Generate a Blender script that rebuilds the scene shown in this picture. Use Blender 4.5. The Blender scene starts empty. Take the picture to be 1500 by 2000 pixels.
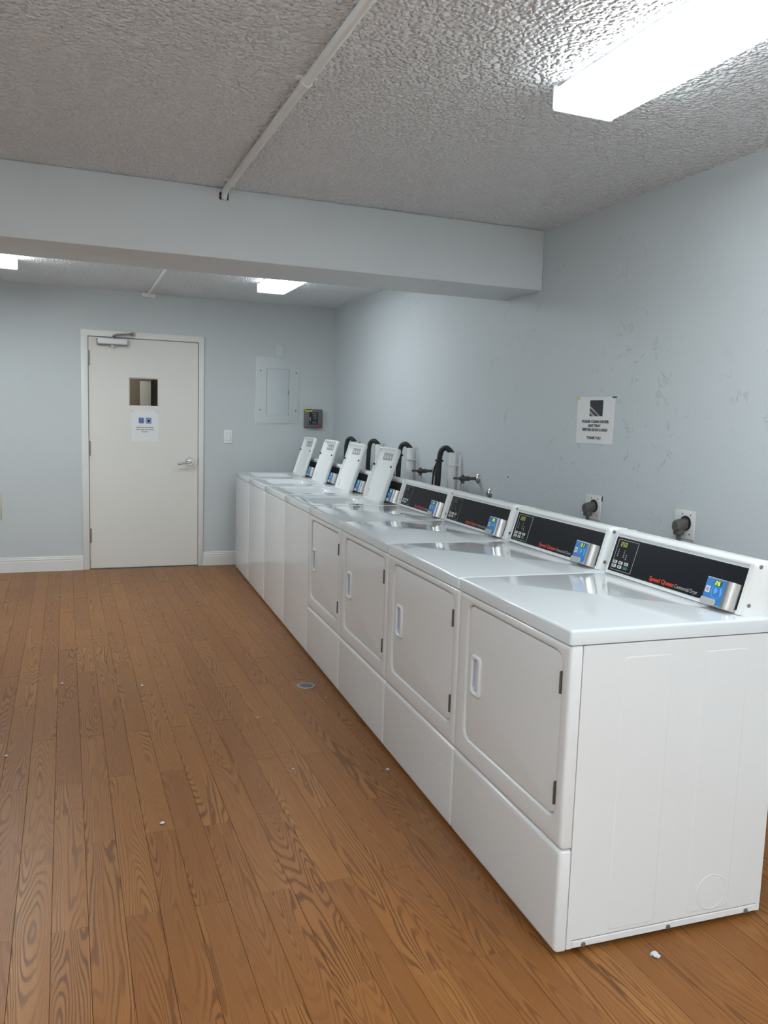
import bpy, bmesh, math, random
from mathutils import Matrix, Vector
random.seed(7)
SC = bpy.context.scene
COL = SC.collection
PI = math.pi

# ------------------------------------------------------------------ camera
F_PX = 1580.85
YAW, PITCH, ROLL = 0.3763, 0.1140, 0.0308
CAM = Vector((-2.3108, 0.0, 1.3435))
fw = Vector((math.sin(YAW)*math.cos(PITCH), math.cos(YAW)*math.cos(PITCH), -math.sin(PITCH)))
rt = Vector((math.cos(YAW), -math.sin(YAW), 0)); up = rt.cross(fw)
r2 = rt*math.cos(ROLL) + up*math.sin(ROLL); u2 = -rt*math.sin(ROLL) + up*math.cos(ROLL)
cd = bpy.data.cameras.new('camera'); cam = bpy.data.objects.new('camera', cd); COL.objects.link(cam)
M = Matrix.Identity(4)
for i in range(3):
    M[i][0] = r2[i]; M[i][1] = u2[i]; M[i][2] = -fw[i]; M[i][3] = CAM[i]
cam.matrix_world = M
cd.sensor_fit = 'VERTICAL'; cd.sensor_height = 36.0; cd.sensor_width = 27.0
cd.lens = F_PX*36/2000; cd.clip_start = .02
SC.camera = cam
def project(p):
    d = Vector(p)-CAM; z = d.dot(fw)
    return (750+F_PX*d.dot(r2)/z, 1000-F_PX*d.dot(u2)/z, z) if z > .05 else (1e5, 1e5, z)

# ------------------------------------------------------------------ world, exposure
w = bpy.data.worlds.new('world'); SC.world = w; w.use_nodes = True
w.node_tree.nodes['Background'].inputs[0].default_value = (.75, .85, 1, 1)
w.node_tree.nodes['Background'].inputs[1].default_value = 0.02
vs = SC.view_settings
vs.view_transform = 'Standard'; vs.look = 'None'; vs.gamma = 1.0; vs.use_curve_mapping = False
vs.exposure = 1.44
LAMP = 9.0                      # brightness of the fluorescent lenses
LAMP_COL = (.90, .97, 1.0)

# ------------------------------------------------------------------ materials
def lin(r, g, b):
    f = lambda c: (c/255/12.92) if c/255 <= .04045 else ((c/255+.055)/1.055)**2.4
    return (f(r), f(g), f(b), 1)
class NT:
    def __init__(s, name):
        s.m = bpy.data.materials.new(name); s.m.use_nodes = True
        s.t = s.m.node_tree; s.b = s.t.nodes['Principled BSDF']
    def n(s, kind, **kw):
        nd = s.t.nodes.new('ShaderNode'+kind)
        for k, v in kw.items():
            if k.startswith('i_'):
                nd.inputs[k[2:].replace('_', ' ')].default_value = v
            else: setattr(nd, k, v)
        return nd
    def l(s, a, b): s.t.links.new(a, b)
    def math(s, op, a, b=None, c=None):
        nd = s.n('Math', operation=op)
        for i, v in enumerate((a, b, c)):
            if v is None: continue
            if isinstance(v, (int, float)): nd.inputs[i].default_value = v
            else: s.l(v, nd.inputs[i])
        return nd.outputs[0]
    def mix(s, fac, a, b, mode='MIX'):
        nd = s.n('Mix', data_type='RGBA', blend_type=mode)
        for i, v in ((0, fac), (6, a), (7, b)):
            if isinstance(v, (int, float)): nd.inputs[i].default_value = v
            elif isinstance(v, tuple): nd.inputs[i].default_value = v
            else: s.l(v, nd.inputs[i])
        return nd.outputs[2]
    def ramp(s, fac, stops):
        nd = s.n('ValToRGB'); cr = nd.color_ramp
        while len(cr.elements) < len(stops): cr.elements.new(.5)
        for e, (p, c) in zip(cr.elements, stops):
            e.position = p; e.color = c if len(c) == 4 else (*c, 1)
        s.l(fac, nd.inputs[0]); return nd.outputs[0]
    def bump(s, h, strength, dist):
        nd = s.n('Bump'); nd.inputs['Strength'].default_value = strength; nd.inputs['Distance'].default_value = dist
        s.l(h, nd.inputs['Height']); s.l(nd.outputs[0], s.b.inputs['Normal'])
MATS = {}
def plain(name, col, rough=.5, metal=0.0, spec=.5, emit=0.0, var=0.04, coat=0.0):
    """one colour with a faint procedural mottling"""
    if name in MATS: return MATS[name]
    t = NT(name); b = t.b
    tc = t.n('TexCoord'); no = t.n('TexNoise', i_Scale=9.0, i_Detail=3.0); t.l(tc.outputs['Object'], no.inputs['Vector'])
    c2 = tuple(min(1, c*(1-var)) for c in col[:3])+(1,)
    t.l(t.mix(no.outputs['Fac'], tuple(col[:3])+(1,), c2), b.inputs['Base Color'])
    b.inputs['Roughness'].default_value = rough; b.inputs['Metallic'].default_value = metal
    b.inputs['Specular IOR Level'].default_value = spec; b.inputs['Coat Weight'].default_value = coat
    if emit:
        b.inputs['Emission Color'].default_value = tuple(col[:3])+(1,); b.inputs['Emission Strength'].default_value = emit
    MATS[name] = t.m
    return t.m

def wall_paint(name, col, amt=1.0, scale=1.0):
    t = NT(name); b = t.b
    tc = t.n('TexCoord')
    n1 = t.n('TexNoise', i_Scale=5.5*scale, i_Detail=5.0, i_Roughness=.62, i_Distortion=.35); t.l(tc.outputs['Object'], n1.inputs['Vector'])
    n2 = t.n('TexNoise', i_Scale=38.0*scale, i_Detail=3.0); t.l(tc.outputs['Object'], n2.inputs['Vector'])
    n3 = t.n('TexNoise', i_Scale=1.1, i_Detail=2.0); t.l(tc.outputs['Object'], n3.inputs['Vector'])
    # trowel ridges: thin contour lines of a noise field, only in patches
    ridge = t.math('SUBTRACT', 1.0, t.math('MULTIPLY', t.math('ABSOLUTE', t.math('SUBTRACT', n1.outputs['Fac'], .52)), 60.0))
    ridge = t.math('MAXIMUM', ridge, 0.0)
    patch = t.ramp(n3.outputs['Fac'], [(.47, (0, 0, 0)), (.62, (1, 1, 1))])
    n4 = t.n('TexNoise', i_Scale=14.0*scale, i_Detail=1.0); t.l(tc.outputs['Object'], n4.inputs['Vector'])
    frag = t.ramp(n4.outputs['Fac'], [(.52, (0, 0, 0)), (.60, (1, 1, 1))])
    ridge = t.math('MULTIPLY', ridge, frag)
    h = t.math('ADD', t.math('MULTIPLY', ridge, t.math('MULTIPLY', patch, .9)), t.math('MULTIPLY', n2.outputs['Fac'], .35))
    t.bump(h, .38*amt, .006)
    c2 = tuple(c*.95 for c in col[:3])+(1,)
    t.l(t.mix(n3.outputs['Fac'], col, c2), b.inputs['Base Color'])
    b.inputs['Roughness'].default_value = .55; b.inputs['Specular IOR Level'].default_value = .35
    return t.m
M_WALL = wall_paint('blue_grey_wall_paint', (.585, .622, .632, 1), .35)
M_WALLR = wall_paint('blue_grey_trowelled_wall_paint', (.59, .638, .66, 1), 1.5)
M_BEAM = wall_paint('brightened_beam_wall_paint', (.73, .78, .805, 1), .3)  # same paint as the walls, made lighter to stand in for missing light

def popcorn():
    t = NT('popcorn_ceiling'); b = t.b
    tc = t.n('TexCoord')
    v = t.n('TexVoronoi', feature='SMOOTH_F1', i_Scale=78.0, i_Smoothness=.6, i_Randomness=1.0)
    n0 = t.n('TexNoise', i_Scale=40.0, i_Detail=2.0); t.l(tc.outputs['Object'], n0.inputs['Vector'])
    add = t.n('VectorMath', operation='MULTIPLY_ADD'); t.l(n0.outputs['Color'], add.inputs[0])
    add.inputs[1].default_value = (.02, .02, .02); t.l(tc.outputs['Object'], add.inputs[2])
    t.l(add.outputs[0], v.inputs['Vector'])
    n2 = t.n('TexNoise', i_Scale=22.0, i_Detail=2.0); t.l(tc.outputs['Object'], n2.inputs['Vector'])
    h = t.math('ADD', t.math('MULTIPLY', v.outputs['Distance'], -1.0), t.math('MULTIPLY', n2.outputs['Fac'], .6))
    t.bump(h, 1.0, .021)
    n3 = t.n('TexNoise', i_Scale=.8, i_Detail=3.0); t.l(tc.outputs['Object'], n3.inputs['Vector'])
    t.l(t.mix(n3.outputs['Fac'], (.90, .935, .96, 1), (.87, .905, .93, 1)), b.inputs['Base Color'])
    b.inputs['Roughness'].default_value = .42; b.inputs['Specular IOR Level'].default_value = .5
    return t.m
M_CEIL = popcorn()

def wood():
    t = NT('oak_vinyl_plank'); b = t.b
    tc = t.n('TexCoord'); oi = t.n('ObjectInfo'); r = oi.outputs['Random']
    sp = t.n('SeparateXYZ'); t.l(tc.outputs['Object'], sp.inputs[0])
    X, Y = sp.outputs[0], sp.outputs[1]
    def vec(ax, ay, k):
        c = t.n('CombineXYZ')
        t.l(t.math('MULTIPLY_ADD', X, ax, t.math('MULTIPLY', r, 17.3*k)), c.inputs[0])
        t.l(t.math('MULTIPLY_ADD', Y, ay, t.math('MULTIPLY', r, 41.7*k)), c.inputs[1])
        t.l(t.math('MULTIPLY', r, 9.1*k), c.inputs[2]); return c.outputs[0]
    # growth rings: contour lines of a stretched noise field give cathedral figures
    n1 = t.n('TexNoise', i_Scale=1.0, i_Detail=1.2, i_Roughness=.35); t.l(vec(13.0, 1.05, 1.0), n1.inputs['Vector'])
    n1b = t.n('TexNoise', i_Scale=1.0, i_Detail=2.0); t.l(vec(60.0, 14.0, 2.0), n1b.inputs['Vector'])
    h = t.math('ADD', t.math('MULTIPLY', n1.outputs['Fac'], 28.0), t.math('MULTIPLY', n1b.outputs['Fac'], .55))
    line = t.math('PINGPONG', h, .5)
    ringm = t.ramp(line, [(0.0, (1, 1, 1)), (.12, (.9, .9, .9)), (.24, (.10, .10, .10)), (.5, (0, 0, 0))])
    nf = t.n('TexNoise', i_Scale=1.0, i_Detail=3.0); t.l(vec(260.0, 7.0, 3.0), nf.inputs['Vector'])
    nb = t.n('TexNoise', i_Scale=1.0, i_Detail=2.0); t.l(vec(14.0, .8, 4.0), nb.inputs['Vector'])
    nk = t.n('TexNoise', i_Scale=1.0, i_Detail=2.0); t.l(vec(16.0, 7.0, 5.0), nk.inputs['Vector'])
    strong = t.ramp(nb.outputs['Fac'], [(.40, (.22, .22, .22)), (.60, (1, 1, 1))])
    base = t.ramp(t.math('ADD', t.math('MULTIPLY', nb.outputs['Fac'], .75), t.math('MULTIPLY', r, .3)),
                  [(.25, WOOD[0]), (.55, WOOD[1]), (.85, WOOD[2])])
    base = t.mix(t.math('MULTIPLY', nf.outputs['Fac'], .45), base, WOOD[3])
    c = t.mix(t.math('MULTIPLY', t.math('MULTIPLY', ringm, strong), .74), base, WOOD[4])
    kn = t.ramp(nk.outputs['Fac'], [(.72, (0, 0, 0)), (.80, (1, 1, 1))])
    c = t.mix(t.math('MULTIPLY', kn, .55), c, WOOD[4])
    t.l(c, b.inputs['Base Color'])
    b.inputs['Specular IOR Level'].default_value = .24
    rr = t.math('MULTIPLY_ADD', nf.outputs['Fac'], .16, .30); t.l(rr, b.inputs['Roughness'])
    t.bump(t.math('ADD', nf.outputs['Fac'], t.math('MULTIPLY', ringm, -.5)), .12, .002)
    return t.m
WOOD = [(.235, .092, .024, 1), (.305, .127, .034, 1), (.395, .186, .054, 1), (.195, .075, .020, 1), (.082, .028, .008, 1)]
M_WOOD = wood()
M_SUB = plain('dark_subfloor', (.06, .034, .018), .9)
M_ENAMEL = plain('white_enamel', (.75, .768, .775), .24, var=.01, coat=.3)
M_TOP = plain('white_gloss_enamel_top', (.70, .74, .76), .11, var=.01, coat=.5)
M_PLAST = plain('white_plastic', (.80, .82, .82), .3, var=.02)
M_POCKET = plain('cool_shaded_pocket_plastic', (.46, .47, .60), .35, var=.02)  # blue-grey plastic, with the recess's cool reflected shading put into the colour
M_BLACK = plain('black_fascia', (.008, .010, .014), .34, spec=.12, var=.1)
M_DARK = plain('dark_steel_hinge', (.16, .15, .14), .4, .7)
M_RUB = plain('black_rubber', (.015, .015, .016), .5)
M_RUBG = plain('dark_grey_plug', (.085, .083, .08), .55)
M_STEEL = plain('brushed_steel', (.62, .60, .58), .3, 1.0)
M_CHROME = plain('chrome', (.72, .72, .72), .14, 1.0)
M_SCREW = plain('screw_metal', (.33, .32, .30), .4, .8)
M_BLUE = plain('blue_reader_label', lin(38, 122, 196), .35, var=.03)
M_BLUEL = plain('pale_blue_print', lin(120, 185, 235), .4)
M_LGREY = plain('light_grey_print', (.52, .52, .52), .5)
M_DGREY = plain('dim_grey_print', (.10, .10, .105), .5)
M_MGREY = plain('mid_grey_print', (.30, .30, .31), .5)
M_RED = plain('red_lettering', lin(214, 60, 38), .5)
M_GREEN = plain('green_button', lin(22, 120, 84), .4)
M_LCD = plain('display_window', (.012, .014, .004), .2)
M_LED = plain('yellow_green_segments', (.50, .52, .03), .5, emit=.12)
M_LEDB = plain('bright_green_segments', (.55, .90, .08), .5, emit=.45)
M_LEDBG = plain('display_green_ground', (.035, .07, .006), .3)
M_PAPER = plain('white_paper', (.78, .79, .79), .7, var=.02)
M_INK = plain('black_ink', (.02, .02, .02), .6)
M_DOOR = plain('off_white_door_paint', (.74, .73, .685), .42, var=.02)
M_TRIM = plain('white_trim_paint', (.76, .76, .74), .4, var=.02)
M_PIPE = plain('white_painted_pipe', (.82, .83, .83), .35, var=.04)
M_PANEL = plain('painted_panel', (.60, .65, .665), .45, var=.03)
M_PLATE = plain('ivory_plate', (.70, .70, .68), .4, var=.03)
M_BOXG = plain('grey_control_box', (.14, .145, .145), .4)
M_YEL = plain('yellow_sticker', lin(200, 195, 60), .5)
M_REDS = plain('red_sticker', lin(170, 50, 60), .5)
M_TAN = plain('hall_tan_plaster', (.42, .35, .28), .8, var=.3)
M_HDARK = plain('hall_brown_panel', (.20, .18, .155), .7)
M_LINT = plain('grey_blue_lint', (.62, .66, .74), .9)
M_BRASS = plain('old_valve_metal', (.10, .10, .095), .45, .5)
M_TAPE = plain('yellowed_tape', (.62, .60, .38), .3)
M_TAPEB = plain('dark_blue_tape', (.03, .04, .09), .4)
M_TUB = plain('tub_plastic', (.34, .36, .37), .4)
M_FIX = plain('white_fixture_metal', (.80, .82, .84), .4)
def lens_mat(name, k):
    t = NT(name); b = t.b
    tc = t.n('TexCoord'); no = t.n('TexNoise', i_Scale=30.0); t.l(tc.outputs['Object'], no.inputs['Vector'])
    t.l(t.mix(no.outputs['Fac'], (.85, .9, .93, 1), (.8, .86, .9, 1)), b.inputs['Base Color'])
    b.inputs['Emission Color'].default_value = (*LAMP_COL, 1); b.inputs['Emission Strength'].default_value = LAMP*k
    b.inputs['Roughness'].default_value = .3
    return t.m
LENS = {}
def lens(k):
    if k not in LENS: LENS[k] = (lens_mat('lit_acrylic_lens', k), lens_mat('lit_acrylic_lens_side', k*.5), lens_mat('dim_lens_end', k*.09))
    return LENS[k]
M_CAP = plain('translucent_end_cap', (.80, .90, .95), .3, emit=.22)
def glass():
    t = NT('clear_pane_glass'); b = t.b
    b.inputs['Base Color'].default_value = (.9, .95, .93, 1); b.inputs['Roughness'].default_value = .02
    b.inputs['Transmission Weight'].default_value = 1.0; b.inputs['IOR'].default_value = 1.02
    return t.m
M_GLASS = glass()

# ------------------------------------------------------------------ mesh helpers
def new():
    return bmesh.new()
def box(bm, x0, x1, y0, y1, z0, z1, r=0.0, seg=2):
    vs_ = [bm.verts.new((x, y, z)) for x in (x0, x1) for y in (y0, y1) for z in (z0, z1)]
    fs = []
    for q in ((0, 1, 3, 2), (4, 6, 7, 5), (0, 4, 5, 1), (2, 3, 7, 6), (0, 2, 6, 4), (1, 5, 7, 3)):
        fs.append(bm.faces.new([vs_[i] for i in q]))
    if r > 0:
        es = set(e for f in fs for e in f.edges)
        bmesh.ops.bevel(bm, geom=list(es), offset=r, segments=seg, profile=.5, affect='EDGES')
    return bm
def rrect(x0, x1, y0, y1, r, k=5):
    r = max(min(r, (x1-x0)/2-1e-4, (y1-y0)/2-1e-4), 1e-4); pts = []
    for cx, cy, a in ((x1-r, y1-r, 0), (x0+r, y1-r, PI/2), (x0+r, y0+r, PI), (x1-r, y0+r, 1.5*PI)):
        for i in range(k+1):
            t = a+PI/2*i/k; pts.append((cx+r*math.cos(t), cy+r*math.sin(t)))
    return pts
def skin(bm, loops, cap0=True, cap1=True):
    """loops: equal-length lists of 3D points, joined in sequence"""
    L = [[bm.verts.new(p) for p in lp] for lp in loops]
    n = len(L[0])
    for a, b in zip(L[:-1], L[1:]):
        for i in range(n):
            try: bm.faces.new((a[i], a[(i+1) % n], b[(i+1) % n], b[i]))
            except ValueError: pass
    if cap0: bm.faces.new(L[0][::-1])
    if cap1: bm.faces.new(L[-1])
    return bm
def prism(bm, prof, y0, y1, axis='y'):
    """prof: closed (a, b) outline; extruded along the axis"""
    if axis == 'y': f = lambda a, b, t: (a, t, b)
    elif axis == 'x': f = lambda a, b, t: (t, a, b)
    else: f = lambda a, b, t: (a, b, t)
    return skin(bm, [[f(a, b, y0) for a, b in prof], [f(a, b, y1) for a, b in prof]])
def tube(bm, pts, rad, n=10, caps=True):
    pts = [Vector(p) for p in pts]; loops = []
    rads = rad if isinstance(rad, (list, tuple)) else [rad]*len(pts)
    ref = None
    for i, p in enumerate(pts):
        d = (pts[min(i+1, len(pts)-1)]-pts[max(i-1, 0)]).normalized()
        if ref is None:
            ref = Vector((0, 0, 1)) if abs(d.z) < .9 else Vector((1, 0, 0))
        a = d.cross(ref).normalized(); b = a.cross(d).normalized(); ref = b
        loops.append([tuple(p+(a*math.cos(2*PI*k/n)+b*math.sin(2*PI*k/n))*rads[i]) for k in range(n)])
    return skin(bm, loops, caps, caps)
def cyl(bm, c, axis, r0, r1, h, n=20):
    c = Vector(c); ax = Vector(axis).normalized()
    return tube(bm, [c, c+ax*h], [r0, r1], n)
def smooth_path(pts, k=6):
    P = [Vector(p) for p in pts]; out = []
    for i in range(len(P)-1):
        p0, p1, p2, p3 = P[max(i-1, 0)], P[i], P[i+1], P[min(i+2, len(P)-1)]
        for j in range(k):
            t = j/k
            out.append(.5*((2*p1)+(p2-p0)*t+(2*p0-5*p1+4*p2-p3)*t*t+(-p0+3*p1-3*p2+p3)*t**3))
    out.append(P[-1]); return out
def fin(name, bm, mat, parent=None, smooth=True, xf=None, angle=35):
    if xf is not None: bmesh.ops.transform(bm, matrix=xf, verts=bm.verts)
    bmesh.ops.recalc_face_normals(bm, faces=bm.faces)
    me = bpy.data.meshes.new(name); bm.to_mesh(me); bm.free()
    me.materials.append(mat)
    if smooth:
        me.shade_smooth(); me.set_sharp_from_angle(angle=math.radians(angle))
    o = bpy.data.objects.new(name, me); COL.objects.link(o)
    if parent is not None: o.parent = parent
    return o
def tag(o, label, cat, group=None):
    o['label'] = label; o['category'] = cat
    if group: o['group'] = group
    return o
def struct(o, label=None, cat=None):
    o['kind'] = 'structure'
    if label: o['label'] = label
    if cat: o['category'] = cat
    return o
def empty(name, loc=(0, 0, 0), rz=0.0):
    o = bpy.data.objects.new(name, None); COL.objects.link(o); o.location = loc; o.rotation_euler = (0, 0, rz)
    o.empty_display_size = .05
    return o
TEXTS = {}
def text_mesh(name, s, size, mat, parent, xf, bold=0.0, spacing=1.0, align='LEFT', fitw=None, shear=0.0):
    key = (s, size, bold, spacing, align, fitw, shear)
    cu = bpy.data.curves.new(name, 'FONT'); cu.body = s; cu.size = size; cu.offset = bold*size
    cu.space_character = spacing; cu.align_x = align; cu.resolution_u = 2; cu.shear = shear
    tmp = bpy.data.objects.new(name+'_tmp', cu); COL.objects.link(tmp)
    bpy.context.view_layer.update()
    me = bpy.data.meshes.new_from_object(tmp.evaluated_get(bpy.context.evaluated_depsgraph_get()))
    bpy.data.objects.remove(tmp); bpy.data.curves.remove(cu)
    if fitw and len(me.vertices):
        xs = [v.co.x for v in me.vertices]; k = fitw/(max(xs)-min(xs))
        for v in me.vertices: v.co.x *= k
    me.transform(xf); me.materials.clear(); me.materials.append(mat); me.name = name
    o = bpy.data.objects.new(name, me); COL.objects.link(o)
    if parent is not None: o.parent = parent
    return o
SEG = {'0': 'abcdef', '1': 'bc', '2': 'abged', '5': 'afgcd', '6': 'afgedc', '8': 'abcdefg', '4': 'fgbc'}
def seven_seg(bm, s, x, y, w, h, th, n0, n1):
    for ch in s:
        R = dict(a=(0, w, h-th, h), d=(0, w, 0, th), g=(0, w, h/2-th/2, h/2+th/2),
                 f=(0, th, h/2, h), e=(0, th, 0, h/2), b=(w-th, w, h/2, h), c=(w-th, w, 0, h/2))
        for k in SEG[ch]:
            a, b_, c, d = R[k]; e = th*.12
            box(bm, x+a+e, x+b_-e, y+c+e, y+d-e, n0, n1)
        x += w*1.45
    return bm

# ================================================================== THE ROOM
CEIL = 2.3337; YB = 7.2038; BY = 3.7154; BZ = 2.030; BD = .4192
XL = -3.62; YF = -4.4
# ---- floor planks
fl = empty('floor'); struct(fl, 'oak-look vinyl plank floor laid along the room', 'floor')
bm = new(); box(bm, XL-.1, .12, YF-.1, YB+.1, -.06, -.0045); fin('subfloor', bm, M_SUB, fl, False)
PW, PLN, GAP = .0912, .888, .0006
def plank_bm(w_, l_):
    b = new(); c = .0007; t = 0.0; z0 = -.0045
    o = [(-w_/2, -l_/2), (w_/2, -l_/2), (w_/2, l_/2), (-w_/2, l_/2)]
    i_ = [(-w_/2+c, -l_/2+c), (w_/2-c, -l_/2+c), (w_/2-c, l_/2-c), (-w_/2+c, l_/2-c)]
    return skin(b, [[(x, y, z0) for x, y in o], [(x, y, t-.0008) for x, y in o], [(x, y, t) for x, y in i_]], False, True)
full = None; rest = new(); nplank = 0
k0 = int((XL+2.453)/PW)-1
for k in range(k0, 40):
    xa, xb = -2.453+PW*k, -2.453+PW*(k+1)
    xa, xb = max(xa, XL), min(xb, 0.0)
    if xb-xa < .015: continue
    off = (2.560 if k % 2 == 0 else 2.115) + (.012 if (k*7) % 5 == 1 else -.01 if (k*3) % 4 == 2 else 0)
    j = math.floor((YF-off)/PLN)
    while off+j*PLN < YB:
        ya, yb = max(off+j*PLN, YF), min(off+(j+1)*PLN, YB); j += 1
        if yb-ya < .02: continue
        cx, cy = (xa+xb)/2, (ya+yb)/2
        wv, lv = xb-xa-GAP, yb-ya-GAP*.8
        vis = False
        for fx in (-.5, 0, .5):
            for fy in (-.5, -.25, 0, .25, .5):
                px, py, pz = project((cx+fx*wv, cy+fy*lv, 0))
                hid = (cx+fx*wv) > -1.1759+.0455*((cy+fy*lv)-1.607)+.03 and (cy+fy*lv) > 1.62   # under the machines
                if pz > .1 and -5 < px < 1505 and -5 < py < 2005 and not hid: vis = True
        jz = random.uniform(-.0004, .0003); tilt = random.uniform(-.0009, .0009)
        if vis and nplank < 298:
            isfull = abs(wv-(PW-GAP)) < 1e-4 and abs(lv-(PLN-GAP*.8)) < 1e-4
            if isfull and full is not None:
                o = bpy.data.objects.new('plank', full); COL.objects.link(o); o.parent = fl
            else:
                o = fin('plank', plank_bm(wv, lv), M_WOOD, fl, False)
                if isfull: full = o.data
            o.location = (cx, cy, jz); o.rotation_euler = (0, tilt*2, 0); nplank += 1
        else:
            b = plank_bm(wv, lv); bmesh.ops.translate(b, verts=b.verts, vec=(cx, cy, jz))
            tm = bpy.data.meshes.new('t'); b.to_mesh(tm); b.free(); rest.from_mesh(tm); bpy.data.meshes.remove(tm)
o = fin('planks_beyond', rest, M_WOOD, fl, False); o['kind'] = 'stuff'

# ---- walls
DX0, DX1, DZ = -2.129, -1.231, 1.949          # door slab
CW = .045                                     # jamb width
bm = new()
ox0, ox1, oz = DX0-.012, DX1+.012, DZ+.012
box(bm, XL, ox0, YB, YB+.12, 0, CEIL); box(bm, ox1, .12, YB, YB+.12, 0, CEIL); box(bm, ox0, ox1, YB, YB+.12, oz, CEIL)
struct(fin('wall_back', bm, M_WALL, None, False), 'pale blue-grey end wall with the white door', 'wall')
bm = new(); box(bm, 0, .12, YF, YB, 0, CEIL)
struct(fin('wall_right', bm, M_WALLR, None, False), 'pale blue-grey trowelled wall behind the row of machines', 'wall')
bm = new(); box(bm, XL-.12, XL, YF, YB, 0, CEIL); struct(fin('wall_left', bm, M_WALL, None, False), 'pale blue-grey wall opposite the machines', 'wall')
bm = new(); box(bm, XL, 0, YF-.12, YF, 0, CEIL); struct(fin('wall_front', bm, M_WALL, None, False), 'pale blue-grey wall facing the door end', 'wall')
bm = new(); box(bm, XL-.12, .12, YF-.12, YB+.12, CEIL, CEIL+.1); struct(fin('ceiling', bm, M_CEIL, None, False), 'off-white popcorn textured ceiling', 'ceiling')
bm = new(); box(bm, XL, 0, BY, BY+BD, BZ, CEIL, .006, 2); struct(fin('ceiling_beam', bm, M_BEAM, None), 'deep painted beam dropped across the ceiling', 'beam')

# ---- baseboards
def baseboard(name, xa, xb, lab):
    p = [(0, 0), (-.013, 0), (-.013, .086), (-.010, .089), (-.010, .093), (-.0125, .095), (-.0125, .104), (-.008, .107), (-.008, .111), (-.0095, .113), (-.0085, .119), (-.004, .122), (0, .122)]
    b = new(); prism(b, [(YB+a, z) for a, z in p], xa, xb, 'x')
    struct(fin(name, b, M_TRIM, None, True, angle=20), lab, 'baseboard')
baseboard('baseboard_back_left', XL, DX0-CW-.012, 'white moulded baseboard on the end wall between door and far corner')
baseboard('baseboard_back_right', DX1+CW-.002, -.98+.9, 'white moulded baseboard between the door and the farthest washer')

# ---- door
dr = empty('door_1', ((DX0+DX1)/2, YB, 0)); struct(dr, 'off-white flush door with small square window and lever handle', 'door')
cxm = (DX0+DX1)/2
WX0, WX1, WZ0, WZ1 = -1.808-cxm, -1.562-cxm, 1.387, 1.630
hw = (DX1-DX0)/2
bm = new()
def rect4(x0, x1, z0, z1, y): return [(x1, y, z1), (x0, y, z1), (x0, y, z0), (x1, y, z0)]
skin(bm, [rect4(WX0, WX1, WZ0, WZ1, .057), rect4(-hw, hw, .006, DZ, .057), rect4(-hw, hw, .006, DZ, .014), rect4(-hw+.002, hw-.002, .008, DZ-.002, .012),
          rect4(WX0, WX1, WZ0, WZ1, .012), rect4(WX0, WX1, WZ0, WZ1, .057)], False, False)
fin('door_slab', bm, M_DOOR, dr, False)
bm = new(); box(bm, WX0, WX1, .030, .036, WZ0, WZ1); fin('window_pane', bm, M_GLASS, dr, False)
bm = new(); g = .009
skin(bm, [rect4(WX0, WX1, WZ0, WZ1, .029), rect4(WX0, WX1, WZ0, WZ1, .020), rect4(WX0+g, WX1-g, WZ0+g, WZ1-g, .026), rect4(WX0+g, WX1-g, WZ0+g, WZ1-g, .029)], False, False)
fin('glazing_bead', bm, M_DOOR, dr, False)
for nm, xa, xb in (('jamb', -hw-.012-CW, -hw-.003), ('jamb', hw+.003, hw+.012+CW-.012)):
    bm = new(); box(bm, xa, xb, -.014, .10, 0, DZ+.012+CW, .003, 2); fin(nm, bm, M_TRIM, dr)
bm = new(); box(bm, -hw-.012-CW, hw+CW, -.0145, .10, DZ+.003, DZ+.012+CW-.003, .003, 2); fin('door_head', bm, M_TRIM, dr)
bm = new(); box(bm, -hw, hw, -.005, .10, 0.0, .005); fin('threshold', bm, M_DARK, dr, False)
for z0, z1 in ((1.713, 1.834), (.966, 1.090), (.230, .348)):
    bm = new(); tube(bm, [(-hw-.002, .004, z0), (-hw-.002, .004, z1)], .0085, 10)
    for zz in (z0-.004, z1+.004): cyl(bm, (-hw-.002, .004, zz-.003), (0, 0, 1), .006, .006, .006, 8)
    box(bm, -hw-.016, -hw+.016, .008, .0125, z0, z1)
    fin('hinge', bm, M_SCREW, dr)
# closer
bm = new(); box(bm, -2.056-cxm, -1.822-cxm, -.045, .010, 1.893, 1.938, .006, 2); cl = fin('door_closer', bm, M_FIX, dr)
bm = new(); box(bm, -2.060-cxm, -1.818-cxm, -.038, .012, 1.886, 1.898, .003, 1); fin('closer_bracket', bm, M_SCREW, cl)
bm = new(); cyl(bm, (-1.936-cxm, -.02, 1.868), (0, 0, 1), .014, .018, .025, 14); fin('closer_spindle', bm, M_CHROME, cl)
for zz in (1.905, 1.926):
    bm = new(); cyl(bm, (-2.063-cxm, -.02, zz), (1, 0, 0), .007, .007, .012, 10); fin('closer_screw', bm, M_INK, cl)
bm = new(); tube(bm, smooth_path([(-1.936-cxm, -.02, 1.935), (-1.93-cxm, -.025, 1.958), (-1.90-cxm, -.06, 1.968), (-1.84-cxm, -.085, 1.972), (-1.776-cxm, -.022, 1.985)]), .009, 8)
cyl(bm, (-1.776-cxm, -.032, 1.988), (0, 1, 0), .013, .013, .020, 12); box(bm, -1.80-cxm, -1.76-cxm, -.026, -.014, 1.968, 1.995)
cyl(bm, (-1.936-cxm, -.02, 1.934), (0, 0, 1), .017, .014, .018, 12)
fin('closer_arm', bm, M_SCREW, cl)
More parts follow.
